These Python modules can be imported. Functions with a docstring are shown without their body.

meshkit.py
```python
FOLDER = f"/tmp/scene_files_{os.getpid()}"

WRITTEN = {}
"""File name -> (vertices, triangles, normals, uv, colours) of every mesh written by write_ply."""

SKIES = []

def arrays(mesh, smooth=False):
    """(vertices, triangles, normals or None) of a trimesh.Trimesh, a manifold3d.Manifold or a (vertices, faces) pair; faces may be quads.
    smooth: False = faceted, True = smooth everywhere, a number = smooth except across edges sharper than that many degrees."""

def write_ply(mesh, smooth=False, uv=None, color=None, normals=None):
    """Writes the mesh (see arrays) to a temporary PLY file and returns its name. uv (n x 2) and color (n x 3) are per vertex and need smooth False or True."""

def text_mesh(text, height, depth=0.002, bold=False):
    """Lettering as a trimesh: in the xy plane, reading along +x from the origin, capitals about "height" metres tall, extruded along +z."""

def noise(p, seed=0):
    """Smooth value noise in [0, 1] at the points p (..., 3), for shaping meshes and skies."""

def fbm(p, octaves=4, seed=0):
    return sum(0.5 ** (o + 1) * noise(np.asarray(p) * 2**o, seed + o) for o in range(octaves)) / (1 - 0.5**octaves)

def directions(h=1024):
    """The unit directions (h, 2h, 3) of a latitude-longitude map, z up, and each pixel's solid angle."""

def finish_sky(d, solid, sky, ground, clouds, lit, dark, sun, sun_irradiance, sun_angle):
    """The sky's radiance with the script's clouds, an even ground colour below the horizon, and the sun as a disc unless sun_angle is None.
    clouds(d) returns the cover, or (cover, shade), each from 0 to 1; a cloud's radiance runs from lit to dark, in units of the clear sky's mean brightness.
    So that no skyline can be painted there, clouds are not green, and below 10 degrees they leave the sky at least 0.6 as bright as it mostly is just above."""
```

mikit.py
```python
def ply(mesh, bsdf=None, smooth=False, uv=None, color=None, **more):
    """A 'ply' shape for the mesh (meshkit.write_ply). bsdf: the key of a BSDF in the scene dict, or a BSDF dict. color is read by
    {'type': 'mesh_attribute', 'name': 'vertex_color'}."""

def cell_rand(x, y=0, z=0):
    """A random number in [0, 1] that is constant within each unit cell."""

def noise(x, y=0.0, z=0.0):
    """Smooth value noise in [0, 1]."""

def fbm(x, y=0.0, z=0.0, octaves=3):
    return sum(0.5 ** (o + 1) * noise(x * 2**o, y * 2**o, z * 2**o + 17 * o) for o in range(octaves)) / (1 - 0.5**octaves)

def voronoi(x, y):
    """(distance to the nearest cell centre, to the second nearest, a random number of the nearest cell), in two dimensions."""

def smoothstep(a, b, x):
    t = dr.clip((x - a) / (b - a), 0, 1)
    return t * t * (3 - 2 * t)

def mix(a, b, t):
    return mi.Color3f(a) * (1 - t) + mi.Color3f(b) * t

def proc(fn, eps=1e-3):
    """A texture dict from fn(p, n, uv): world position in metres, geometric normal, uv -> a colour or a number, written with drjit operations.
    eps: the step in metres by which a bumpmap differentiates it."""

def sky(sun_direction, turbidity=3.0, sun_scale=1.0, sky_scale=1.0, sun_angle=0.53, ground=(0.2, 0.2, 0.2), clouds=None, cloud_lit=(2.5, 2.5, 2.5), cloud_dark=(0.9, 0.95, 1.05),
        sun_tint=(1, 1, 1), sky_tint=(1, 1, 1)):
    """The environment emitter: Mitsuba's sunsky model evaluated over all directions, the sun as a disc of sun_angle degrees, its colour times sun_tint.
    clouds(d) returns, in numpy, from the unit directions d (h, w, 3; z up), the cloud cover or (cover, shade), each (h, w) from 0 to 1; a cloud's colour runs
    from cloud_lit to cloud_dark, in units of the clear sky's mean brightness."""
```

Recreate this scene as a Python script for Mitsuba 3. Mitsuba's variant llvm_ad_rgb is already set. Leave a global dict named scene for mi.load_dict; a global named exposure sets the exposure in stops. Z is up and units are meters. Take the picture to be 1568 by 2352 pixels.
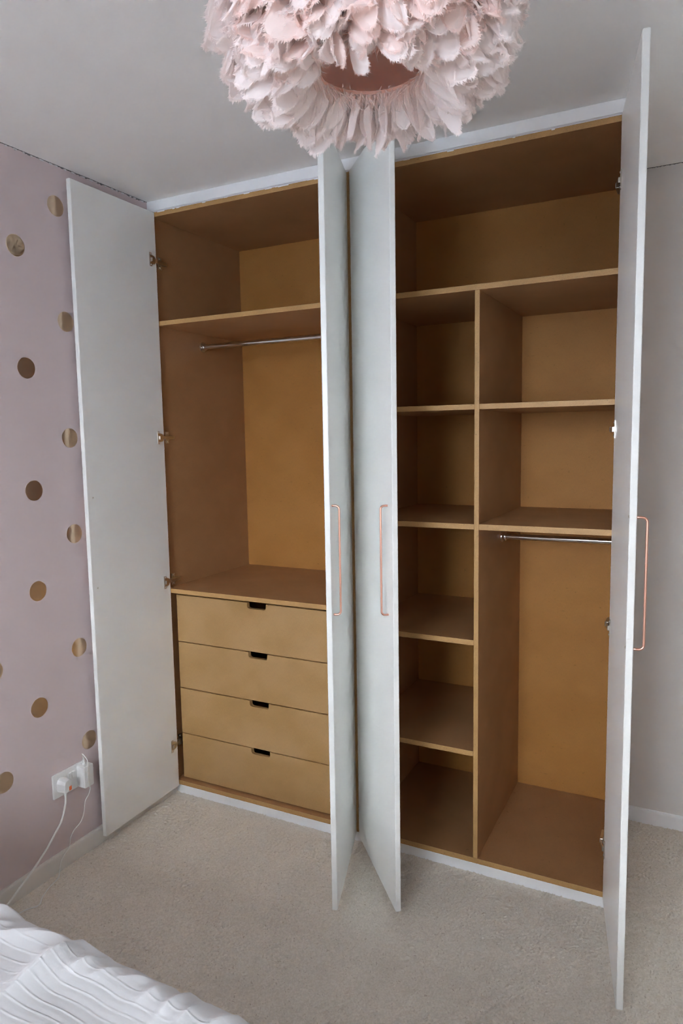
import math, random
import numpy as np
import trimesh
import manifold3d as m3
import mitsuba as mi
import drjit as dr
import mikit, meshkit
from mikit import noise, fbm, voronoi, smoothstep, mix, cell_rand

T = mi.ScalarTransform4f
random.seed(7)
rng = np.random.default_rng(7)
scene, labels = {}, {}

# ------------------------------------------------------------------ camera, sky, exposure
FOCAL = 1607.47                                    # pixels at 1568 x 2352
YAW, PITCH, ROLL = -0.4746, -0.1075, -0.0170
CAM = np.array([1.992, -2.2126, 1.5077])


def camera_axes():
    cy, sy, cp, sp = math.cos(-YAW), math.sin(-YAW), math.cos(PITCH), math.sin(PITCH)
    fwd = np.array([-sy * cp, cy * cp, sp])
    right = np.array([cy, sy, 0.0])
    up = np.cross(right, fwd)
    c, s = math.cos(ROLL), math.sin(ROLL)
    return fwd, c * right + s * up, -s * right + c * up


FWD, RIGHT, UP = camera_axes()
scene['camera'] = {'type': 'perspective', 'fov': math.degrees(2 * math.atan(784 / FOCAL)), 'fov_axis': 'x', 'near_clip': 0.02, 'far_clip': 200.0,
                   'to_world': T().look_at(origin=CAM.tolist(), target=(CAM + FWD).tolist(), up=UP.tolist())}
scene['sky'] = mikit.sky((0.3, -0.5, 0.8), turbidity=6, sun_scale=0.0, sky_scale=1.0, ground=(0.42, 0.46, 0.51),
                         clouds=lambda d: np.ones(d.shape[:2]), cloud_lit=(0.955, 1.03, 1.12), cloud_dark=(0.9, 0.95, 1.05))
exposure = 7.5

# ------------------------------------------------------------------ materials
def rgb(*c):
    return {'type': 'rgb', 'value': list(c)}


def mat(key, color, rough=0.5, metallic=0.0, spec=0.5, bump=None, bump_scale=1.0, **more):
    b = {'type': 'principled', 'base_color': color if isinstance(color, dict) else rgb(*color), 'roughness': rough, 'metallic': metallic, **more}
    if metallic == 0.0:
        b['specular'] = spec
    if bump:
        b = {'type': 'bumpmap', 'arbitrary': bump, 'bsdf': b, 'scale': bump_scale}
    scene[key] = {'type': 'twosided', 'bsdf': b}
    return key


def board_color(dark, light, edge=None):
    """MDF: mottled faces and, where the board ends are cut (they face the room), the paler cut edge."""
    def fn(p, n, uv):
        a = fbm(p.x * 7, p.y * 7, p.z * 7, octaves=3)
        f = noise(p.x * 420, p.y * 420, p.z * 420)
        k = noise(p.x * 150 + 5, p.y * 150, p.z * 150)
        c = mix(dark, light, smoothstep(0.25, 0.75, a)) * (0.95 + 0.10 * f)
        if edge:
            c = dr.select(dr.abs(n.y) > 0.6, mi.Color3f(edge) * (0.92 + 0.16 * f), c)
        return mi.Color3f(c) * (1 - 0.30 * smoothstep(0.94, 0.98, k))
    return fn


def carpet_color(p, n, uv):
    f = noise(p.x * 260, p.y * 260)
    k = noise(p.x * 240 + 31, p.y * 240 + 7)
    b = fbm(p.x * 3, p.y * 3, octaves=3)
    c = mix((0.625, 0.575, 0.50), (0.72, 0.67, 0.60), f)
    c = c * (0.94 + 0.12 * b)
    return mix(c, (0.34, 0.26, 0.19), 0.50 * smoothstep(0.86, 0.97, k))


def ceiling_color(p, n, uv):
    return mi.Color3f(0.74, 0.735, 0.72) * (0.985 + 0.03 * fbm(p.x * 2, p.y * 2, octaves=3))


def pink_color(p, n, uv):
    return mi.Color3f(0.565, 0.475, 0.475) * (0.98 + 0.04 * fbm(p.y * 6, p.z * 6, octaves=3))


def duvet_bump(p, n, uv):
    return noise(p.x * 500, p.y * 500, p.z * 500)


mat('mdf', mikit.proc(board_color((0.315, 0.160, 0.068), (0.345, 0.180, 0.080), (0.44, 0.255, 0.095))), 0.5, spec=0.5)
mat('mdf_back', mikit.proc(board_color((0.36, 0.158, 0.037), (0.39, 0.178, 0.045))), 0.6, spec=0.3)
mat('mdf_front', mikit.proc(board_color((0.37, 0.216, 0.080), (0.415, 0.254, 0.110))), 0.55, spec=0.4)
mat('white_door', (0.74, 0.745, 0.725), 0.33, spec=0.5)
mat('white_trim', (0.80, 0.81, 0.82), 0.35, spec=0.5)
mat('cream_trim', (0.66, 0.64, 0.60), 0.4, spec=0.4)
mat('ceiling_paint', mikit.proc(ceiling_color), 0.85, spec=0.2)
mat('white_wall', (0.66, 0.64, 0.62), 0.8, spec=0.2)
mat('pink_paint', mikit.proc(pink_color), 0.8, spec=0.2)
mat('carpet', mikit.proc(carpet_color), 0.95, spec=0.1)
mat('gold_foil', (0.70, 0.55, 0.40), 0.24, metallic=1.0)
mat('gold_foil_crinkled', (0.78, 0.64, 0.46), 0.25, metallic=1.0)
mat('copper', (0.83, 0.47, 0.36), 0.28, metallic=1.0)
mat('chrome', (0.80, 0.80, 0.80), 0.08, metallic=1.0)
mat('nickel', (0.62, 0.59, 0.54), 0.22, metallic=1.0)
mat('white_plastic', (0.69, 0.69, 0.68), 0.3, spec=0.5)
mat('white_cable', (0.72, 0.72, 0.70), 0.45, spec=0.4)
mat('orange_label', (0.85, 0.22, 0.09), 0.5)
mat('black_hole', (0.01, 0.01, 0.01), 0.7, spec=0.1)
mat('linen', (0.60, 0.60, 0.61), 0.9, spec=0.1, bump=mikit.proc(duvet_bump), bump_scale=0.0003)
mat('caulk_dark', (0.16, 0.15, 0.15), 0.9, spec=0.1)
mat('caulk_light', (0.62, 0.61, 0.62), 0.9, spec=0.1)
mat('grey_fabric', (0.45, 0.43, 0.41), 0.9, spec=0.1)
scene['salmon_paper'] = {'type': 'principledthin', 'base_color': rgb(0.98, 0.69, 0.58), 'roughness': 0.8, 'diff_trans': 0.9, 'spec_trans': 0.0, 'eta': 1.2}
scene['feather'] = {'type': 'principledthin', 'base_color': rgb(0.965, 0.83, 0.79), 'roughness': 0.8, 'diff_trans': 0.85, 'spec_trans': 0.0, 'eta': 1.2}
scene['feather_pale'] = {'type': 'principledthin', 'base_color': rgb(0.97, 0.90, 0.88), 'roughness': 0.8, 'diff_trans': 0.85, 'spec_trans': 0.0, 'eta': 1.2}

# ------------------------------------------------------------------ helpers
def key_for(base):
    if base not in USED:
        USED[base] = 0
        return base
    USED[base] += 1
    return f'{base}_{USED[base]:03d}'


USED = {}


def put(key, mesh, m, smooth=35, **more):
    scene[key] = mikit.ply(mesh, m, smooth=smooth, **more)
    return key


def part(parent, name, mesh, m, smooth=35, label=None):
    k = key_for(f'{parent}__{name}')
    put(k, mesh, m, smooth)
    if label:
        labels[k] = {'label': label}
    return k


def thing(name, label, category, group=None):
    k = key_for(name)
    labels[k] = {'label': label, 'category': category}
    if group:
        labels[k]['group'] = group
    return k


def struct(name, mesh, m, label, smooth=35):
    k = key_for(name)
    if mesh is not None:
        put(k, mesh, m, smooth)
    labels[k] = {'label': label, 'kind': 'structure'}
    return k


def tm(man):
    me = man.to_mesh()
    return trimesh.Trimesh(np.array(me.vert_properties[:, :3]), np.array(me.tri_verts), process=False)


def rbox(x0, x1, y0, y1, z0, z1, r=0.0012, seg=8):
    """A box with rounded edges between two corners."""
    (x0, x1), (y0, y1), (z0, z1) = sorted((x0, x1)), sorted((y0, y1)), sorted((z0, z1))
    r = min(r, 0.49 * min(x1 - x0, y1 - y0, z1 - z0))
    s = m3.Manifold.sphere(r, seg)
    return tm(m3.Manifold.batch_hull([s.translate([x, y, z]) for x in (x0 + r, x1 - r) for y in (y0 + r, y1 - r) for z in (z0 + r, z1 - r)]))


def box(x0, x1, y0, y1, z0, z1):
    b = trimesh.creation.box(extents=(abs(x1 - x0), abs(y1 - y0), abs(z1 - z0)))
    b.apply_translation(((x0 + x1) / 2, (y0 + y1) / 2, (z0 + z1) / 2))
    return b


def cat(*ms):
    return trimesh.util.concatenate(list(ms))


def spline(pts, n=12):
    """Catmull-Rom through the points."""
    P = np.array(pts, float)
    P = np.vstack([2 * P[0] - P[1], P, 2 * P[-1] - P[-2]])
    out = []
    for i in range(1, len(P) - 2):
        t = np.linspace(0, 1, n, endpoint=False)[:, None]
        a, b, c, d = P[i - 1], P[i], P[i + 1], P[i + 2]
        out.append(0.5 * (2 * b + (c - a) * t + (2 * a - 5 * b + 4 * c - d) * t**2 + (3 * b - a - 3 * c + d) * t**3))
    return np.vstack(out + [P[-2][None]])


def tube(path, r, seg=10):
    P = np.array(path, float)
    d = np.gradient(P, axis=0)
    d /= np.linalg.norm(d, axis=1, keepdims=True)
    n = np.cross(d[0], [0, 0, 1.0]) if abs(d[0][2]) < 0.9 else np.cross(d[0], [1.0, 0, 0])
    ring, a = [], np.arange(seg) * 2 * np.pi / seg
    for i in range(len(P)):
        n = n - d[i] * (n @ d[i])
        n /= np.linalg.norm(n)
        b = np.cross(d[i], n)
        rr = r[i] if np.ndim(r) else r
        ring.append(P[i] + rr * (np.cos(a)[:, None] * n + np.sin(a)[:, None] * b))
    v = np.vstack(ring + [P[:1], P[-1:]])
    f = []
    for i in range(len(P) - 1):
        for j in range(seg):
            k = (j + 1) % seg
            f += [[i * seg + j, i * seg + k, (i + 1) * seg + k], [i * seg + j, (i + 1) * seg + k, (i + 1) * seg + j]]
    e, L = len(P) * seg, (len(P) - 1) * seg
    for j in range(seg):
        k = (j + 1) % seg
        f += [[e, k, j], [e + 1, L + j, L + k]]
    return trimesh.Trimesh(v, f, process=False)


def cyl(p0, p1, r, seg=24):
    return trimesh.creation.cylinder(radius=r, segment=[p0, p1], sections=seg)


def lathe(profile, axis_from, axis_dir, seg=32):
    """Profile of (radius, along) turned about an axis."""
    m = trimesh.creation.revolve(np.array(profile, float), sections=seg)
    m.apply_transform(trimesh.geometry.align_vectors([0, 0, 1], axis_dir))
    m.apply_translation(axis_from)
    return m


# ------------------------------------------------------------------ the setting
XW, YW, ZC = 0.0180, 0.6068, 2.4365                # pink wall, wall behind, ceiling
XR, YF = 2.95, -4.00                               # right wall, window wall
XEND = 1.782                                       # right end of the wardrobes


def carpet_mesh():
    st = 0.0036
    x, y = np.arange(XW, 2.55, st), np.arange(-1.62, YW + st, st)
    X, Y = np.meshgrid(x, y, indexing='ij')
    keep = ~((Y > 0.06) & (X < XEND - 0.05))
    p = np.stack([X, Y, 0 * X], -1)
    w = meshkit.noise(p * 14.0, 3) - 0.5
    ang = 0.5 + 1.6 * w                               # the pile leans about
    c, s = np.cos(ang), np.sin(ang)
    along, across = c * X + s * Y, -s * X + c * Y
    q = np.stack([along * 95, across * 210, 0 * X], -1)
    h = 0.0090 * meshkit.noise(q, 11) + 0.0032 * meshkit.noise(p * 330.0, 12) + 0.0040 * (meshkit.fbm(p * 7.0, 3, 13) - 0.5)
    Z = h - 0.0085
    n0, n1 = X.shape
    i = np.arange(n0 * n1).reshape(n0, n1)
    ok = (keep[:-1, :-1] & keep[1:, 1:]).ravel()
    a, b, c_, d = i[:-1, :-1].ravel()[ok], i[1:, :-1].ravel()[ok], i[1:, 1:].ravel()[ok], i[:-1, 1:].ravel()[ok]
    f = np.vstack([np.stack([a, b, c_], 1), np.stack([a, c_, d], 1)])
    m = trimesh.Trimesh(np.stack([X, Y, Z], -1).reshape(-1, 3), f, process=False)
    m.remove_unreferenced_vertices()
    return m


fl = struct('floor', box(XW - 0.1, XR + 0.1, YF - 0.1, YW + 0.1, -0.10, -0.004), 'carpet', 'beige carpeted floor of the bedroom')
k = part(fl, 'carpet_pile', carpet_mesh(), 'carpet', smooth=True, label='beige twist pile carpet with darker flecks')
labels[k]['kind'] = 'stuff'
struct('ceiling', box(XW - 0.1, XR + 0.1, YF - 0.1, YW + 0.1, ZC, ZC + 0.1), 'ceiling_paint', 'plain white painted ceiling')
struct('wall_left', box(XW - 0.1, XW, YF - 0.1, YW + 0.1, -0.004, ZC), 'pink_paint', 'dusty pink painted wall with gold dots')
struct('wall_back', box(XW, XR, YW, YW + 0.1, -0.004, ZC), 'white_wall', 'plain white wall beside the wardrobe')
struct('wall_right', box(XR, XR + 0.1, YF - 0.1, YW + 0.1, -0.004, ZC), 'white_wall', 'plain white wall on the right')
WX0, WX1, WZ0, WZ1 = 0.95, 2.00, 0.95, 2.30        # the window opposite the wardrobes
struct('wall_front', cat(box(XW, WX0, YF - 0.1, YF, -0.004, ZC), box(WX1, XR, YF - 0.1, YF, -0.004, ZC),
                         box(WX0, WX1, YF - 0.1, YF, -0.004, WZ0), box(WX0, WX1, YF - 0.1, YF, WZ1, ZC)), 'white_wall', 'white wall with the window, opposite the wardrobe')
win = struct('window_1', None, None, 'white framed bedroom window opposite the wardrobe')
for (a, b, c, d) in ((WX0, WX1, WZ0, WZ0 + 0.05), (WX0, WX1, WZ1 - 0.05, WZ1), (WX0, WX0 + 0.05, WZ0 + 0.05, WZ1 - 0.05), (WX1 - 0.05, WX1, WZ0 + 0.05, WZ1 - 0.05),
                     ((WX0 + WX1) / 2 - 0.03, (WX0 + WX1) / 2 + 0.03, WZ0 + 0.05, WZ1 - 0.05)):
    part(win, 'frame_bar', rbox(a, b, YF - 0.08, YF - 0.02, c, d, 0.004), 'white_trim')


def skirting(along, x0, x1, at, out, h, t=0.012):
    """Flat board with an eased top edge. along 'x' or 'y', at = wall face, out = +1/-1 into the room."""
    prof = [(0, -0.004), (t, -0.004), (t, h - 0.012), (t - 0.002, h - 0.004), (t - 0.006, h), (0, h)]
    v, f, n = [], [], len(prof)
    for s in (x0, x1):
        for (o, z) in prof:
            v.append((s, at + out * o, z) if along == 'x' else (at + out * o, s, z))
    for i in range(n):
        j = (i + 1) % n
        f += [[i, j, n + j], [i, n + j, n + i]]
    for i in range(1, n - 1):
        f += [[0, i + 1, i], [n, n + i, n + i + 1]]
    m = trimesh.Trimesh(v, f, process=False)
    trimesh.repair.fix_normals(m)
    return m


struct('baseboard_left', skirting('y', YF, 0.0118, XW, 1, 0.0615), 'cream_trim', 'low cream skirting board along the pink wall', 20)
struct('baseboard_back', skirting('x', XEND + 0.001, XR, YW, -1, 0.053), 'white_trim', 'low white skirting board behind the open right door', 20)


def ragged(p0, p1, side, n, w0, w1, seed, proud=0.0012):
    """A ragged strip of cracked filler along a line, hanging down the wall by a varying width."""
    r = np.random.default_rng(seed)
    p0, p1, side = (np.array(v, float) for v in (p0, p1, side))
    w = w0 + (w1 - w0) * r.random(n + 1) ** 2
    down = np.array([0, 0, -1.0])
    v, f = [], []
    for i in range(n + 1):
        p = p0 + (p1 - p0) * i / n
        v += [p, p + side * proud, p + side * proud + down * w[i] * 0.85, p + down * w[i]]
    for i in range(n):
        for j in range(3):
            a, b = 4 * i + j, 4 * i + 4 + j
            f += [[a, a + 1, b + 1], [a, b + 1, b]]
    m = trimesh.Trimesh(v, f, process=False)
    return m


t1 = struct('trim_1', ragged((XW, YF, ZC), (XW, 0.0, ZC), (1, 0, 0), 700, 0.0015, 0.0075, 3), 'caulk_dark', 'dark ragged crack between the pink wall and ceiling', False)
for i in range(34):
    y = -1.15 + 0.034 * i + rng.uniform(-0.01, 0.01)
    L = rng.uniform(0.006, 0.016)
    part(t1, 'filler_flake', rbox(XW, XW + 0.0022, y, y + L, ZC - rng.uniform(0.005, 0.0075), ZC - 0.0015, 0.001, 6), 'caulk_light')
struct('trim_2', ragged((XEND, YW, ZC), (XR, YW, ZC), (0, -1, 0), 400, 0.0010, 0.0036, 4), 'caulk_dark', 'thin dark crack between the white wall and ceiling', False)

# ------------------------------------------------------------------ wardrobes
Y0, D = 0.0, 0.5933
ZP, ZB, ZT0, ZT1 = 0.0408, 0.0600, 2.3761, 2.3935
ZD0, ZD1, DT = 0.0354, 2.3915, 0.0176
HINGE_Z = (2.207, 1.515, 0.925, 0.224)

left = thing('wardrobe', 'left open fitted wardrobe of bare MDF with four drawers below a deep empty shelf', 'wardrobe')
right = thing('wardrobe', 'right open fitted wardrobe of bare MDF with six small cubbies beside an empty hanging space', 'wardrobe')


def panel(w, name, *b):
    return part(w, name, rbox(*b, r=0.0010), 'mdf')


XL, XLR = 0.0357, 0.8822                            # inside of the left unit
XRL, XRR = 0.9183, 1.7640                           # inside of the right unit
XD0, XD1 = 1.3402, 1.3563                           # divider of the right unit
for w, a, b, oa, ob in ((left, XL, XLR, XW, 0.9000), (right, XRL, XRR, 0.9005, XEND)):
    panel(w, 'side_panel', oa, a, Y0, D, ZP, ZT1)
    panel(w, 'side_panel', b, ob, Y0, D, ZP, ZT1)
    panel(w, 'top_panel', a, b, Y0, D, ZT0, ZT1)
    panel(w, 'bottom_panel', a, b, Y0, D, ZP, ZB)
    part(w, 'back_panel', box(oa, ob, D, D + 0.006, ZP, ZT1), 'mdf_back')
panel(left, 'shelf', XL, XLR, Y0, D, 1.9582, 1.9760)
panel(left, 'shelf', XL, XLR, Y0, D, 0.8740, 0.8925)
panel(right, 'shelf', XRL, XRR, Y0, D, 1.9589, 1.9770)
panel(right, 'divider', XD0, XD1, Y0, D, ZB, 1.9589)
for z0, z1 in ((1.5865, 1.6040), (1.1975, 1.2160), (0.8085, 0.8270), (0.4228, 0.4412)):
    panel(right, 'shelf', XRL, XD0, Y0, D, z0, z1)
for z0, z1 in ((1.5865, 1.6040), (1.1971, 1.2165)):
    panel(right, 'shelf', XD1, XRR, Y0, D, z0, z1)


def rail(w, x0, x1, y, z):
    k = part(w, 'hanging_rail', cyl((x0 + 0.002, y, z), (x1 - 0.002, y, z), 0.0105, 32), 'chrome', label='chrome hanging rail')
    for x, s in ((x0, 1), (x1, -1)):
        prof = [(0, 0), (0.0195, 0), (0.0205, 0.0015), (0.0200, 0.0045), (0.0170, 0.0065), (0.0155, 0.0080), (0.0160, 0.0130), (0.0150, 0.0150), (0.0108, 0.0152), (0, 0.0152)]
        part(k, 'end_socket', lathe(prof, (x, y, z), (s, 0, 0)), 'chrome')


rail(left, XL, XLR, 0.2927, 1.9053)
rail(right, XD1, XRR, 0.2991, 1.1369)

# drawers
DX0, DX1, DY = 0.0600, 0.8580, 0.0242
SL0, SL1 = 0.4155, 0.5035


def drawer(z0, z1):
    w, h, c = DX1 - DX0, z1 - z0, m3.CrossSection
    s0, s1, r, dp = SL0 - DX0, SL1 - DX0, 0.011, 0.0235
    slot = c.square([s1 - s0 - 2 * r, dp * 2 - 2 * r]).translate([s0 + r, h - dp + r]).offset(r, m3.JoinType.Round, 2.0, 32)

    def layer(inset, y0, y1):
        f = (c.square([w - 2 * inset, h - 2 * inset]).translate([inset, inset])) - slot.offset(inset, m3.JoinType.Round, 2.0, 32)
        return f.extrude(y1 - y0).rotate([90, 0, 0]).translate([DX0, DY + 0.018 - (0.018 - (y1 - 0)), z0]) if False else f.extrude(y1 - y0).rotate([90, 0, 0]).translate([DX0, DY + y1, z0])
    body = layer(0.0016, 0.0, 0.0008) + layer(0.0007, 0.0007, 0.0018) + layer(0.0, 0.0016, 0.018)
    k = part(left, 'drawer', tm(body), 'mdf_front', 25, label='MDF drawer with a cut-out finger slot')
    bz1 = z1 - 0.030
    part(k, 'drawer_box', cat(rbox(DX0 + 0.012, DX0 + 0.024, DY + 0.0182, 0.52, z0 + 0.012, bz1), rbox(DX1 - 0.024, DX1 - 0.012, DY + 0.0182, 0.52, z0 + 0.012, bz1),
                              rbox(DX0 + 0.024, DX1 - 0.024, 0.508, 0.52, z0 + 0.012, bz1), rbox(DX0 + 0.024, DX1 - 0.024, DY + 0.0182, 0.508, z0 + 0.016, z0 + 0.024)), 'mdf')


for z0, z1 in ((0.6645, 0.8615), (0.4640, 0.6605), (0.2640, 0.4600), (0.0650, 0.2606)):
    drawer(z0, z1)


class Door:
    """A leaf hinged at (x, -0.002): u along its width, n out of its closed front, z up."""

    def __init__(self, wardrobe, x, side, ang, width, look):
        self.w, self.side, self.width = wardrobe, side, width
        self.u = np.array([side * math.cos(ang), -math.sin(ang), 0])
        self.n = np.array([-side * math.sin(ang), -math.cos(ang), 0])
        self.o = np.array([x, -0.002, 0])
        self.key = self.add(wardrobe, 'door', rbox(0, width, 0, DT, ZD0, ZD1, 0.0030, 16), 'white_door', look)

    def at(self, u, n, z):
        return self.o + self.u * u + self.n * n + np.array([0, 0, z])

    def add(self, parent, name, mesh, m, label=None, smooth=35):
        mesh = mesh.copy()
        M = np.eye(4)
        M[:3, 0], M[:3, 1], M[:3, 3] = self.u, self.n, self.o
        mesh.vertices = mesh.vertices @ M[:3, :3].T + M[:3, 3]
        if np.linalg.det(M[:3, :3]) < 0:
            mesh.faces = np.array(mesh.faces)[:, ::-1]
        return part(parent, name, trimesh.Trimesh(mesh.vertices, mesh.faces, process=False), m, smooth, label)

    def handle(self, u, z0, z1, out=0.0225, r=0.0030):
        n0, c = DT - 0.001, 0.011
        a = np.linspace(0, math.pi / 2, 7)
        top = [(u, n0 + out - c + c * math.sin(t), z1 - c + c * math.cos(t)) for t in a]
        bot = [(u, n0 + out - c + c * math.cos(t), z0 + c - c * math.sin(t)) for t in a]
        path = [(u, n0, z1), (u, n0 + 0.006, z1)] + top + [(u, n0 + out, z1 - (z1 - z0) * t) for t in (0.25, 0.5, 0.75)] + bot + [(u, n0 + 0.006, z0), (u, n0, z0)]
        self.add(self.key, 'handle', tube(path, r, 14), 'copper', 'copper bar handle', True)

    def screws(self, u, z0, z1):
        for z in (z0, z1):
            m = lathe([(0, 0.0022), (0.0018, 0.0020), (0.0034, 0.0010), (0.0038, 0)][::-1], (u, 0.0002, z), (0, -1, 0), 16)
            self.add(self.key, 'screw', m, 'nickel')

    def hinges(self, panel_x, s):
        """Cup hinges: flange and cup on the leaf, arm across the gap, cross plate on the side panel (s = +1 when the panel faces +x)."""
        for z in HINGE_Z:
            cup = [rbox(0.0285, 0.0420, -0.0030, 0, z - 0.026, z + 0.026, 0.0006, 6),
                   trimesh.util.concatenate([lathe([(0, 0.0030), (0.0150, 0.0030), (0.0172, 0.0022), (0.0176, 0)][::-1], (0.0225, 0, z), (0, -1, 0), 24)]),
                   rbox(0.024, 0.034, -0.0085, -0.001, z - 0.0075, z + 0.0075, 0.001, 6)]
            for dz in (-0.0195, 0.0195):
                cup.append(lathe([(0, 0.0026), (0.0026, 0.0024), (0.0034, 0.0014), (0.0036, 0)][::-1], (0.0335, -0.0025, z + dz), (0, -1, 0), 12))
            me = cat(*cup)
            M = np.eye(4)
            M[:3, 0], M[:3, 1] = self.u, self.n
            me.vertices = me.vertices @ M[:3, :3].T + self.o
            if np.linalg.det(M[:3, :3]) < 0:
                me.faces = np.array(me.faces)[:, ::-1]
            a, b = self.at(0.029, -0.006, z), np.array([panel_x + s * 0.0135, 0.012, z])
            d = b - a
            side = np.array([0, 0, 1.0])
            nn = np.cross(d, side)
            nn /= np.linalg.norm(nn)
            h, t = 0.0062, 0.0016
            pts = [p + side * q * h + nn * e * t for p in (a, (a + b) / 2 - np.array([0, 0.003, 0]), b) for q in (-1, 1) for e in (-1, 1)]
            link1 = tm(m3.Manifold.hull_points(np.array(pts[:8])))
            link2 = tm(m3.Manifold.hull_points(np.array(pts[4:])))
            X = lambda x0, x1: sorted((panel_x + s * x0, panel_x + s * x1))
            arm = rbox(*X(0.0050, 0.0165), 0.008, 0.066, z - 0.0078, z + 0.0078, 0.0025, 10)
            plate = cat(rbox(*X(0, 0.0030), 0.026, 0.047, z - 0.024, z + 0.024, 0.0010, 6), rbox(*X(0, 0.006), 0.022, 0.062, z - 0.0065, z + 0.0065, 0.001, 6))
            sc = [lathe([(0, 0.0034), (0.0028, 0.0030), (0.0042, 0.0014), (0.0044, 0)][::-1], (panel_x + s * 0.0028, 0.0365, z + dz), (s, 0, 0), 14) for dz in (-0.0165, 0.0165)]
            part(self.key, 'hinge', cat(me, link1, link2, arm, plate, *sc), 'nickel', 30, 'nickel cup hinge')


d1 = Door(left, 0.0555, 1, 1.5486, 0.4249, 'white door folded back against the pink wall')
d1.handle(0.3985, 0.977, 1.305, out=0.0205)
d1.screws(0.3985, 0.977, 1.305)
d1.hinges(XL, 1)
d2 = Door(left, 0.8780, -1, 1.8855, 0.4392, 'white door swung out, copper handle facing right')
d2.handle(0.4080, 0.9735, 1.3035)
d2.hinges(XLR, -1)
d3 = Door(right, 0.9253, 1, 0.8564, 0.4348, 'white door half open in front of the cubbies')
d3.handle(0.3890, 0.9695, 1.3010)
d3.hinges(XRL, 1)
d4 = Door(right, 1.7619, -1, 1.7602, 0.4434, 'white door swung out at the right end')
d4.handle(0.4530, 0.9890, 1.3070)
d4.screws(0.4420, 0.9890, 1.3070)
d4.hinges(XRR, -1)

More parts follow.
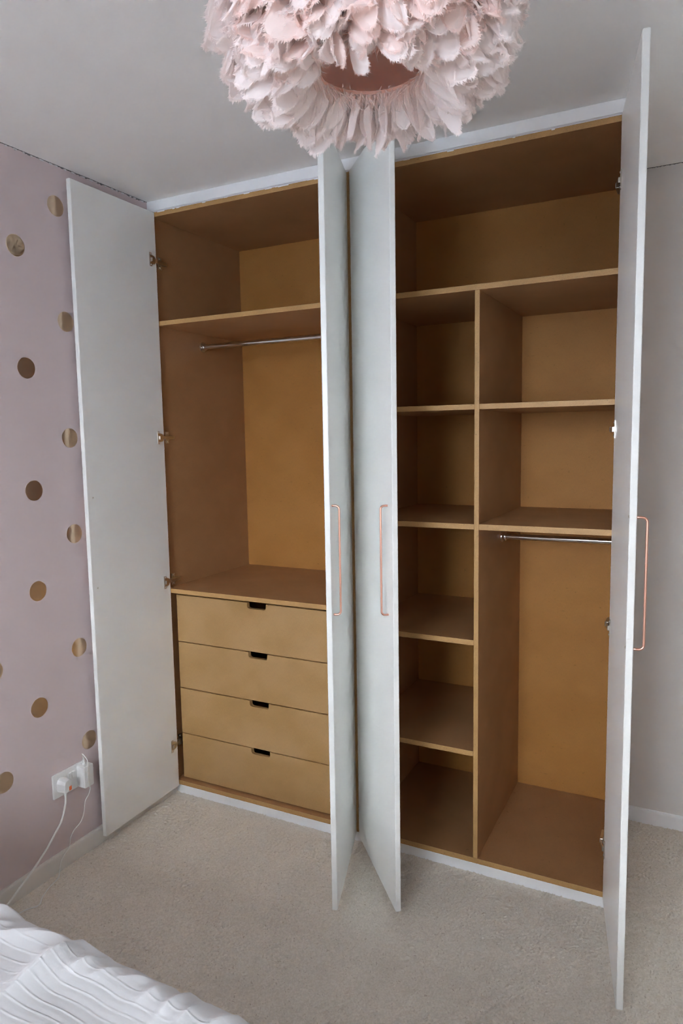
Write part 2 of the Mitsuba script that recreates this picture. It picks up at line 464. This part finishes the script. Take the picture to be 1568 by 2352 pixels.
co = thing('cornice', 'white painted cornice strip between the wardrobe tops and the ceiling', 'cornice')
put(co, rbox(XW + 0.0005, XEND, -0.003, 0.015, 2.3986, ZC - 0.0005, 0.0012), 'white_trim')
part(co, 'packer_strip', rbox(XW + 0.0005, XEND, 0.0015, 0.03, ZT1 + 0.0003, 2.3986, 0.0004, 6), 'caulk_light', label='grey filler line')
for i in range(26):
    x, L = rng.uniform(0.06, 1.72), rng.uniform(0.006, 0.030)
    part(co, 'paint_flake', rbox(x, x + L, -0.0007, 0.0008, ZT1 - rng.uniform(0.0012, 0.0035), ZT1 + 0.0004, 0.0004, 6), 'white_trim')
pl = thing('plinth', 'white painted plinth under the wardrobes at the carpet', 'plinth')
put(pl, rbox(XW + 0.0125, XEND, 0.0118, 0.0298, -0.004, ZP - 0.0004, 0.0012), 'white_trim')

# ------------------------------------------------------------------ gold dots on the pink wall
DOTS = [(-0.4506, 2.2998, 'topmost gold foil dot beside the top of the folded door'), (-0.6207, 2.1332, 'crinkled bright gold foil dot, highest away from the door'),
        (-0.4355, 1.9188, 'gold foil dot half behind the door edge, second from ceiling'), (-0.6085, 1.7481, 'dark gold foil dot clear of the door, below the crinkled one'),
        (-0.4470, 1.5186, 'gold foil dot behind the door edge, third from the ceiling'), (-0.6086, 1.3456, 'dark gold foil dot, third down clear of the door'),
        (-0.4513, 1.1799, 'gold foil dot at the door edge reflecting a copper handle'), (-0.6186, 1.0064, 'gold foil dot clear of the door, fourth from the ceiling'),
        (-0.4595, 0.7671, 'gold foil dot at the door edge, second from the bottom'), (-0.6425, 0.6079, 'lower gold foil dot above the double socket, clear of the door'),
        (-0.4383, 0.4112, 'gold foil dot at the door edge just above the adapter'), (-0.8044, 0.7820, 'sliver of a gold foil dot at the left picture edge'),
        (-0.7941, 0.4106, 'half gold foil dot low at the left picture edge')]


def disc(r, t, crinkle=0.0, seg=48, rings=14):
    v, f = [(0, 0, t)], []
    for i in range(1, rings + 1):
        for j in range(seg):
            a = 2 * np.pi * j / seg
            rr = r * i / rings
            v.append((rr * math.cos(a), rr * math.sin(a), t))
    v = np.array(v)
    if crinkle:
        v[:, 2] += crinkle * meshkit.fbm(v * 160 + 3.3, 3, 5)
    for j in range(seg):
        f.append([0, 1 + j, 1 + (j + 1) % seg])
    for i in range(rings - 1):
        for j in range(seg):
            a, b = 1 + i * seg + j, 1 + i * seg + (j + 1) % seg
            f += [[a, a + seg, b + seg], [a, b + seg, b]]
    n = len(v)
    v = np.vstack([v, [(r * math.cos(2 * np.pi * j / seg), r * math.sin(2 * np.pi * j / seg), 0) for j in range(seg)]])
    for j in range(seg):
        a, b = 1 + (rings - 1) * seg + j, 1 + (rings - 1) * seg + (j + 1) % seg
        f += [[a, n + j, n + (j + 1) % seg], [a, n + (j + 1) % seg, b]]
    return trimesh.Trimesh(v, f, process=False)


R90 = trimesh.transformations.rotation_matrix(math.pi / 2, [0, 1, 0])
for i, (y, z, say) in enumerate(DOTS):
    m = disc(0.034, 0.0004, 0.0022 if i == 1 else 0.0)
    m.apply_transform(R90)
    m.apply_translation((XW, y, z))
    k = thing('wall_sticker', say, 'wall sticker', 'gold dot stickers on the pink wall')
    put(k, m, 'gold_foil_crinkled' if i == 1 else 'gold_foil', True if i == 1 else 20)

# ------------------------------------------------------------------ socket, plug, adapter
so = thing('wall_socket', 'white double power socket low on the pink wall', 'socket')
SY0, SY1, SZ0, SZ1 = -0.614, -0.468, 0.2625, 0.3490
part(so, 'faceplate', rbox(XW, XW + 0.0085, SY0, SY1, SZ0, SZ1, 0.0022, 12), 'white_plastic')
for y in (-0.5440, -0.5270):
    sw = rbox(-0.0045, 0.0045, -0.0072, 0.0072, -0.0125, 0.0125, 0.0015, 8)
    sw.apply_transform(trimesh.transformations.rotation_matrix(0.16, [0, 1, 0]))
    sw.apply_translation((XW + 0.0085, y, 0.3210))
    part(so, 'rocker_switch', sw, 'white_plastic')
part(so, 'pin_hole', rbox(XW + 0.0080, XW + 0.0087, -0.6010, -0.5965, 0.3000, 0.3065, 0.0003, 6), 'black_hole', label='dark pin hole')


def plug_body():
    c = m3.CrossSection([[(-0.0185, -0.022), (0.0185, -0.022), (0.0205, -0.010), (0.0205, 0.010), (0.015, 0.023), (0.006, 0.0275), (-0.006, 0.0275), (-0.015, 0.023), (-0.0205, 0.010), (-0.0205, -0.010)]])
    s1, s2 = c.offset(-0.004, m3.JoinType.Round, 2, 24).offset(0.004, m3.JoinType.Round, 2, 24), c.offset(-0.0065, m3.JoinType.Round, 2, 24).offset(0.003, m3.JoinType.Round, 2, 24)
    a = s1.extrude(0.014)
    b = s2.offset(0.0015, m3.JoinType.Round, 2, 24).extrude(0.001).translate([0, 0, 0.033])
    e = s2.extrude(0.001).translate([0, 0, 0.0365])
    return tm(m3.Manifold.batch_hull([a, b, e]))


pg = thing('power_plug', 'white mains plug with an orange fuse label in the left outlet', 'plug')
m = plug_body()
# local x -> y, local y -> z, local z -> out of the wall
Mw = np.array([[0, 0, 1, 0], [1, 0, 0, 0], [0, 1, 0, 0], [0, 0, 0, 1.0]])
m.apply_transform(Mw)
m.vertices[:, 1:] *= (0.93, 0.95)
m.apply_translation((XW + 0.0087, -0.5815, 0.3065))
part(pg, 'body', m, 'white_plastic', 30)
part(pg, 'fuse_label', rbox(XW + 0.0457, XW + 0.0467, -0.5800, -0.5690, 0.2910, 0.3060, 0.0004, 6), 'orange_label', label='orange fuse label')
part(pg, 'strain_relief', cat(lathe([(0, 0), (0.0058, 0), (0.0060, 0.003), (0.0050, 0.004), (0.0050, 0.006), (0.0058, 0.007), (0.0050, 0.009), (0.0048, 0.015), (0, 0.015)], (XW + 0.027, -0.5815, 0.2860), (0, 0, -1), 18)), 'white_plastic')


def ray(px, py):
    return FWD + RIGHT * (px - 784) / FOCAL - UP * (py - 1176) / FOCAL


cord = [(XW + 0.027, -0.5815, 0.273), (0.0460, -0.5850, 0.2400), (0.0480, -0.6070, 0.1905), (0.0500, -0.6390, 0.1599), (0.0520, -0.6724, 0.1310), (0.0540, -0.7300, 0.0910),
        (0.0540, -0.7920, 0.0546), (0.0500, -0.8336, 0.0259), (0.060, -0.90, 0.0075), (0.10, -1.02, 0.006), (0.20, -1.20, 0.006)]
part(pg, 'cord', tube(spline(cord), 0.0034, 10), 'white_cable', True)

ad = thing('power_adapter', 'white box-shaped power adapter in the right outlet', 'adapter')
c = m3.CrossSection([[(-0.0225, -0.0405), (0.0225, -0.0405), (0.0225, 0.0405), (-0.0225, 0.0405)]])
hull = m3.Manifold.batch_hull([c.offset(-0.006, m3.JoinType.Round, 2, 24).offset(0.006, m3.JoinType.Round, 2, 24).extrude(0.012 + 0.022), c.offset(-0.006, m3.JoinType.Round, 2, 24).offset(0.0035, m3.JoinType.Round, 2, 24).extrude(0.0005).translate([0, 0, 0.0365])])
m = tm(hull)
m.apply_transform(Mw)
m.apply_translation((XW + 0.0087, -0.4890, 0.3035))
part(ad, 'body', m, 'white_plastic', 30)
relief = [(0, 0), (0.0062, 0)] + [(0.0060 - 0.0034 * i / 7 + (0.0006 if i % 2 else -0.0004), 0.002 + 0.0030 * i) for i in range(8)] + [(0.0018, 0.026), (0, 0.026)]
part(ad, 'strain_relief', lathe(relief, (XW + 0.022, -0.4890, 0.3435), (0, 0, 1), 16), 'white_plastic')
thin = [(XW + 0.022, -0.489, 0.366), (0.0420, -0.4955, 0.3850), (0.0520, -0.4944, 0.3778), (0.0620, -0.4913, 0.3590), (0.0680, -0.4990, 0.3300), (0.0680, -0.4976, 0.2873), (0.0680, -0.4916, 0.2581),
        (0.0640, -0.4975, 0.2369), (0.0580, -0.5090, 0.2143), (0.0520, -0.5133, 0.1707), (0.0480, -0.5257, 0.1429), (0.0460, -0.5540, 0.1269), (0.0440, -0.5700, 0.1057), (0.0420, -0.5750, 0.0769),
        (0.0400, -0.5928, 0.0600), (0.0400, -0.6133, 0.0400), (0.0460, -0.6270, 0.0130), (0.0624, -0.6488, 0.0050), (0.0766, -0.6992, 0.0045), (0.0982, -0.7437, 0.0045), (0.1194, -0.7768, 0.0045),
        (0.0984, -0.8196, 0.0045), (0.10, -0.90, 0.0045), (0.20, -1.20, 0.004)]
part(ad, 'cable', tube(spline(thin, 8), 0.0016, 8), 'white_cable', True)

# ------------------------------------------------------------------ bed and duvet
bd = thing('bed', 'bed at the lower left, hidden under the white duvet', 'bed')
part(bd, 'bed_base', rbox(0.10, 1.90, -2.20, -1.40, 0.0, 0.24, 0.02, 12), 'grey_fabric')
part(bd, 'mattress', rbox(0.08, 1.92, -2.22, -1.38, 0.2402, 0.442, 0.05, 16), 'linen')


def duvet_mesh():
    ns, nt = 430, 450
    s = np.linspace(0.04, 1.97, ns)
    # cross profile: from the far side (window) over the top to the hem at the near side of the wardrobes
    R = 0.100
    flat = 0.86
    arc = R * math.pi / 2
    drop = 0.20
    L = flat + arc + drop
    t = np.concatenate([np.linspace(0, 0.68, 41)[:-1], np.linspace(0.68, L, nt - 40)])
    y0 = -2.235
    S, Tt = np.meshgrid(s, t, indexing='ij')
    a = np.clip((Tt - flat) / R, 0, math.pi / 2)
    e = np.maximum(Tt - flat - arc, 0)
    yc, zt = y0 + flat, 0.530
    Y = np.where(Tt < flat, y0 + Tt, yc + R * np.sin(a) + 0.10 * e)
    Z = np.where(Tt < flat, zt, zt - R + R * np.cos(a) - e)
    ny, nz = np.where(Tt < flat, 0, np.sin(a)), np.where(Tt < flat, 1, np.cos(a))
    q = np.stack([S, Tt, 0 * S], -1)
    edge = Tt - flat
    # pintucks parallel to the edge, wandering a little
    wander = 0.040 * (meshkit.fbm(np.stack([S * 3.2, Tt * 2.0, 0 * S], -1), 3, 21) - 0.5)
    wander = wander + 0.016 * (meshkit.fbm(np.stack([S * 9, Tt * 3, 0 * S + 2], -1), 2, 32) - 0.5)
    ph = (edge + 0.004 + wander) / 0.0235
    fr = np.abs(ph - np.round(ph))
    tuck = 0.0009 * np.exp(-(fr / 0.075) ** 2) * (0.55 + 0.9 * meshkit.noise(np.stack([S * 9, np.round(ph) * 3.7, 0 * S], -1), 31)) * ((np.round(ph) <= 1) & (np.round(ph) >= -7))
    puff = -0.0003 * np.cos(2 * np.pi * ph) * (edge < 0.03) * (edge > -0.19)
    big = 0.040 * (meshkit.fbm(np.stack([S * 2.6, Tt * 3.4, 0 * S + 4], -1), 3, 22) - 0.5)
    # creases across the tucks: sharp crests
    cr = 0
    for (cs, ct, ang, amp, wid, ln) in ((0.930, flat - 0.015, 1.50, 0.030, 0.026, 0.080), (0.800, flat + 0.03, 0.55, 0.013, 0.020, 0.060), (0.990, flat + 0.025, 1.2, 0.011, 0.013, 0.035), (1.046, flat + 0.03, 0.9, 0.011, 0.014, 0.03),
                                        (1.110, flat + 0.045, 0.5, 0.010, 0.014, 0.04), (1.155, flat + 0.03, 1.3, 0.012, 0.014, 0.035), (1.205, flat + 0.03, 1.4, 0.015, 0.016, 0.045), (1.245, flat + 0.01, 1.5, 0.014, 0.016, 0.05), (1.30, flat + 0.03, 1.2, 0.013, 0.016, 0.05),
                                        (0.700, flat + 0.055, 0.3, 0.014, 0.022, 0.06), (0.735, flat + 0.015, 0.9, 0.010, 0.016, 0.05), (0.865, flat + 0.05, 0.4, 0.011, 0.016, 0.05), (0.960, flat + 0.065, 0.15, 0.010, 0.014, 0.06), (1.08, flat + 0.075, 0.1, 0.009, 0.014, 0.07)):
        du, dv = S - cs, Tt - ct
        x, y = du * math.cos(ang) + dv * math.sin(ang), -du * math.sin(ang) + dv * math.cos(ang)
        cr = cr + amp * np.exp(-np.abs(y / wid) ** 1.25) * np.exp(-(x / ln) ** 2)
    side = np.clip((edge + 0.02) / 0.08, 0, 1)
    fine = 0.022 * side * (meshkit.fbm(np.stack([S * 11 + Tt * 4, Tt * 9, 0 * S + 9], -1), 3, 23) - 0.5)
    bulge = 0.022 * np.exp(-((S - 0.70) / 0.10) ** 2) * np.clip((edge + 0.05) / 0.12, 0, 1)
    h = tuck + puff + big * np.clip(1 - 0.3 * side, 0, 1) + cr + fine + bulge
    ends = np.clip(np.minimum(S - 0.04, 1.97 - S) / 0.10, 0, 1)
    Z = Z + nz * h - 0.10 * (1 - np.sqrt(1 - (1 - ends) ** 2)) * (Tt < flat + arc)
    Y = Y + ny * h
    top = np.stack([S, Y, Z], -1)
    N = np.stack([0 * S, ny, nz], -1)
    bot = top - N * 0.022
    n = ns * nt
    i = np.arange(n).reshape(ns, nt)
    A, B, C, Dd = i[:-1, :-1].ravel(), i[1:, :-1].ravel(), i[1:, 1:].ravel(), i[:-1, 1:].ravel()
    f = [np.stack([A, B, C], 1), np.stack([A, C, Dd], 1), np.stack([A, C, B], 1) + n, np.stack([A, Dd, C], 1) + n]
    rim = np.concatenate([i[:, 0], i[-1, 1:], i[-2::-1, -1], i[0, -2:0:-1]])
    r2 = np.roll(rim, -1)
    f += [np.stack([rim, rim + n, r2 + n], 1), np.stack([rim, r2 + n, r2], 1)]
    return trimesh.Trimesh(np.vstack([top.reshape(-1, 3), bot.reshape(-1, 3)]), np.vstack(f), process=False)


dv = thing('duvet', 'rumpled white duvet with pintuck lines spread over the bed', 'duvet')
put(dv, duvet_mesh(), 'linen', True)

# ------------------------------------------------------------------ feather pendant lamp
lamp = thing('pendant_lamp', 'large round pink feather lampshade hanging from the ceiling', 'lamp')
d_l = ray(845, -32)
LC = CAM + d_l / np.linalg.norm(d_l) * 1.22
CA, CCZ = 0.158, 0.122                                   # the paper core
TH_TOP, TH_HOLE = math.radians(38), math.radians(150)                              # polar angle of the rim, from the top


def core_mesh():
    prof = []
    th = np.linspace(TH_TOP, TH_HOLE, 56)
    for j, t in enumerate(th):
        rib = 0.0009 * (1 if j % 2 else -1)
        prof.append(((CA + rib) * math.sin(t), (CCZ + rib) * math.cos(t)))
    inner = [((CA - 0.003) * math.sin(t), (CCZ - 0.003) * math.cos(t)) for t in th[::-1]]
    inner = [(r + 0.0009 * (1 if j % 2 else -1), z) for j, (r, z) in enumerate(inner)]
    m = trimesh.creation.revolve(np.array(prof + inner + prof[:1])[::-1], sections=72)
    trimesh.repair.fix_normals(m)
    m.apply_translation(LC)
    return m


part(lamp, 'paper_core', core_mesh(), 'salmon_paper', 50, 'salmon pink ribbed paper core')
part(lamp, 'cord', cyl((LC[0], LC[1], LC[2] + 0.03), (LC[0], LC[1], ZC - 0.03), 0.0035, 12), 'white_cable')
part(lamp, 'ceiling_rose', lathe([(0, -0.032), (0.006, -0.032), (0.02, -0.026), (0.045, -0.014), (0.05, 0), (0, 0)], (LC[0], LC[1], ZC), (0, 0, 1), 32), 'white_plastic')
part(lamp, 'lamp_holder', lathe([(0, -0.05), (0.019, -0.05), (0.02, -0.01), (0.016, 0.02), (0.006, 0.035), (0, 0.035)], (LC[0], LC[1], LC[2] + 0.045), (0, 0, 1), 24), 'white_plastic')
part(lamp, 'spider_ring', cat(*[cyl((LC[0] + 0.015 * math.cos(a), LC[1] + 0.015 * math.sin(a), LC[2] + 0.066), (LC[0] + CA * math.sin(TH_TOP) * math.cos(a), LC[1] + CA * math.sin(TH_TOP) * math.sin(a), LC[2] + CCZ * math.cos(TH_TOP)), 0.0015, 8) for a in (0.3, 2.4, 4.5)]), 'nickel')


def feather(seed, L=0.085, W=0.026):
    """One soft goose feather: a cupped, rounded vane with a fringe of fine barbs and loose down at its base. Base at the origin, running along +x, its face up +z."""
    r = np.random.default_rng(seed)
    bend, sway, cup = r.uniform(-0.4, 0.9), r.uniform(-0.4, 0.4), r.uniform(0.10, 0.45)
    nu, nv = 15, 9

    def surf(u, q):
        """Point of the vane at u along the quill, q from -1 to 1 across it."""
        w = W * np.sin(np.pi * np.clip(0.10 + 0.83 * u, 0, 1)) ** 0.62 * np.where(u > 0.86, np.sqrt(np.clip(1 - ((u - 0.86) / 0.145) ** 2, 0.02, 1)), 1)
        x = L * u * (1 - 0.10 * bend * u * u) + 0.22 * w * np.abs(q) * (1 - u)
        y = L * 0.28 * sway * u * u + w * q
        z = L * (0.10 * np.sin(np.pi * u) + 0.30 * bend * u ** 2.2) - cup * w * q * q + 0.0016 * np.sin(9 * u + 5 * q + seed) * np.abs(q)
        return np.stack([x, y, z], -1)
    U, Q = np.meshgrid(np.linspace(0.16, 1, nu), np.linspace(-1, 1, nv), indexing='ij')
    P = surf(U, Q).reshape(-1, 3) + r.normal(0, 0.0004, (nu * nv, 3))
    v, f = list(P), []
    for i in range(nu - 1):
        for j in range(nv - 1):
            a = i * nv + j
            f += [[a, a + nv, a + nv + 1], [a, a + nv + 1, a + 1]]

    def strip(p, d, length, w, curl):
        d = d / np.linalg.norm(d)
        s = np.cross(d, [0, 0, 1.0])
        s /= np.linalg.norm(s) + 1e-9
        k = len(v)
        m = p + d * length * 0.55
        e = p + d * length + np.array([0, 0, curl * length])
        v.extend([p - s * w, p + s * w, m - s * w * 0.8, m + s * w * 0.8, e])
        f.extend([[k, k + 1, k + 3], [k, k + 3, k + 2], [k + 2, k + 3, k + 4]])
    for sgn in (-1, 1):
        for u in np.linspace(0.18, 1.0, 110):
            p = surf(np.array(u), np.array(sgn * 0.93))
            strip(p, np.array([0.75 + 0.5 * u, sgn * (0.85 - 0.55 * u), 0.0]) + r.normal(0, 0.16, 3), W * r.uniform(0.12, 0.38), 0.0006, r.normal(0, 0.25))
    for q in np.linspace(-0.95, 0.95, 64):
        strip(surf(np.array(0.985), np.array(q)), np.array([1.0, 0.5 * q, 0]) + r.normal(0, 0.15, 3), W * r.uniform(0.10, 0.34), 0.0006, r.normal(0, 0.35))
    for k in range(30):
        u = r.uniform(0.02, 0.30)
        strip(surf(np.array(u), np.array(r.uniform(-0.3, 0.3))), np.array([r.uniform(0.1, 1.0), r.uniform(-1, 1), r.uniform(-0.7, 0.9)]), W * r.uniform(0.5, 1.0), 0.0009, r.normal(0, 0.3))
    return trimesh.Trimesh(np.array(v), np.array(f), process=False)


PROTO = [feather(100 + i, L=rng.uniform(0.078, 0.098), W=rng.uniform(0.019, 0.026)) for i in range(14)]
placed = []
n_rows = 20
for i_row in range(n_rows + 1):
    th = TH_TOP + (TH_HOLE - TH_TOP) * i_row / n_rows
    circ = 2 * math.pi * CA * math.sin(th)
    n = max(10, int(circ / 0.0140))
    for j in range(n):
        ph = 2 * math.pi * (j + 0.5 * (i_row % 2) + rng.uniform(-0.3, 0.3)) / n
        tj = th + rng.uniform(-0.05, 0.05)
        nrm = np.array([math.sin(tj) * math.cos(ph) / CA, math.sin(tj) * math.sin(ph) / CA, math.cos(tj) / CCZ])
        nrm /= np.linalg.norm(nrm)
        pos = np.array([CA * math.sin(tj) * math.cos(ph), CA * math.sin(tj) * math.sin(ph), CCZ * math.cos(tj)])
        radial = np.array([math.cos(ph), math.sin(ph), 0])
        tang = np.array([math.cos(tj) * math.cos(ph), math.cos(tj) * math.sin(ph), -math.sin(tj)])     # downwards along the surface
        az = np.array([-math.sin(ph), math.cos(ph), 0])
        low = np.clip((tj - math.radians(88)) / (TH_HOLE - math.radians(88)), 0, 1)
        d = (0.95 * (1 - low) + 0.12 * low) * tang + (0.42 + 0.42 * low) * nrm + 0.62 * low * radial + az * rng.normal(0.05, 0.25) + rng.normal(0, 0.10, 3)
        d /= np.linalg.norm(d)
        up = nrm + 0.35 * az * rng.normal() + 0.6 * low * radial
        up -= d * (up @ d)
        up /= np.linalg.norm(up)
        side = np.cross(up, d)
        sc = rng.uniform(0.82, 1.12) * (1 - 0.13 * low)
        M = np.eye(4)
        M[:3, 0], M[:3, 1], M[:3, 2], M[:3, 3] = d * sc, side * sc, up * sc, LC + pos * 0.99
        tip = M[:3, 3] + d * 0.06
        view = CAM - LC
        score = (tip - LC) @ view / np.linalg.norm(view) - 0.25 * abs(tip[2] - LC[2] > 0.05)
        placed.append((score, rng.integers(len(PROTO)), M, rng.random() < 0.5))
placed.sort(key=lambda x: -x[0])
shared = {}
for score, k, M, pale in placed[:300]:
    if (k, pale) not in shared:
        shared[(k, pale)] = mikit.ply(PROTO[k], 'feather_pale' if pale else 'feather', smooth=True)
    scene[key_for(f'{lamp}__feather')] = {**shared[(k, pale)], 'to_world': T(M.tolist())}
fib_v, fib_f = [], []
for i in range(2600):                                        # loose down around the rim of the opening
    ph, up = rng.uniform(0, 2 * math.pi), rng.uniform(0, 0.10)
    tj = TH_HOLE - up
    b = LC + np.array([CA * math.sin(tj) * math.cos(ph), CA * math.sin(tj) * math.sin(ph), CCZ * math.cos(tj)]) * rng.uniform(0.965, 1.02)
    radial = np.array([math.cos(ph), math.sin(ph), 0])
    d = -radial * rng.normal(-0.25, 0.45) + np.array([0, 0, -1.0]) * rng.uniform(0.5, 1.1) + rng.normal(0, 0.30, 3)
    d /= np.linalg.norm(d)
    sd = np.cross(d, rng.normal(0, 1, 3))
    sd /= np.linalg.norm(sd)
    L, w, bend = rng.uniform(0.012, 0.030), rng.uniform(0.0006, 0.0013), rng.normal(0, 0.25, 3)
    k = len(fib_v)
    for q in (0, 0.5):
        c = b + d * L * q + bend * L * q * q
        fib_v += [c - sd * w, c + sd * w]
    fib_v.append(b + d * L + bend * L)
    fib_f += [[k, k + 1, k + 3], [k, k + 3, k + 2], [k + 2, k + 3, k + 4]]
kd = part(lamp, 'down_fringe', trimesh.Trimesh(np.array(fib_v), np.array(fib_f), process=False), 'feather', True, label='soft pink down around the opening')
labels[kd]['kind'] = 'stuff'
rest = []
for score, k, M, pale in placed[300:]:
    c = PROTO[k].copy()
    c.apply_transform(M)
    rest.append(c)
kk = part(lamp, 'feather_layers', cat(*rest), 'feather_pale', True, label='pale pink feathers')
labels[kk]['kind'] = 'stuff'
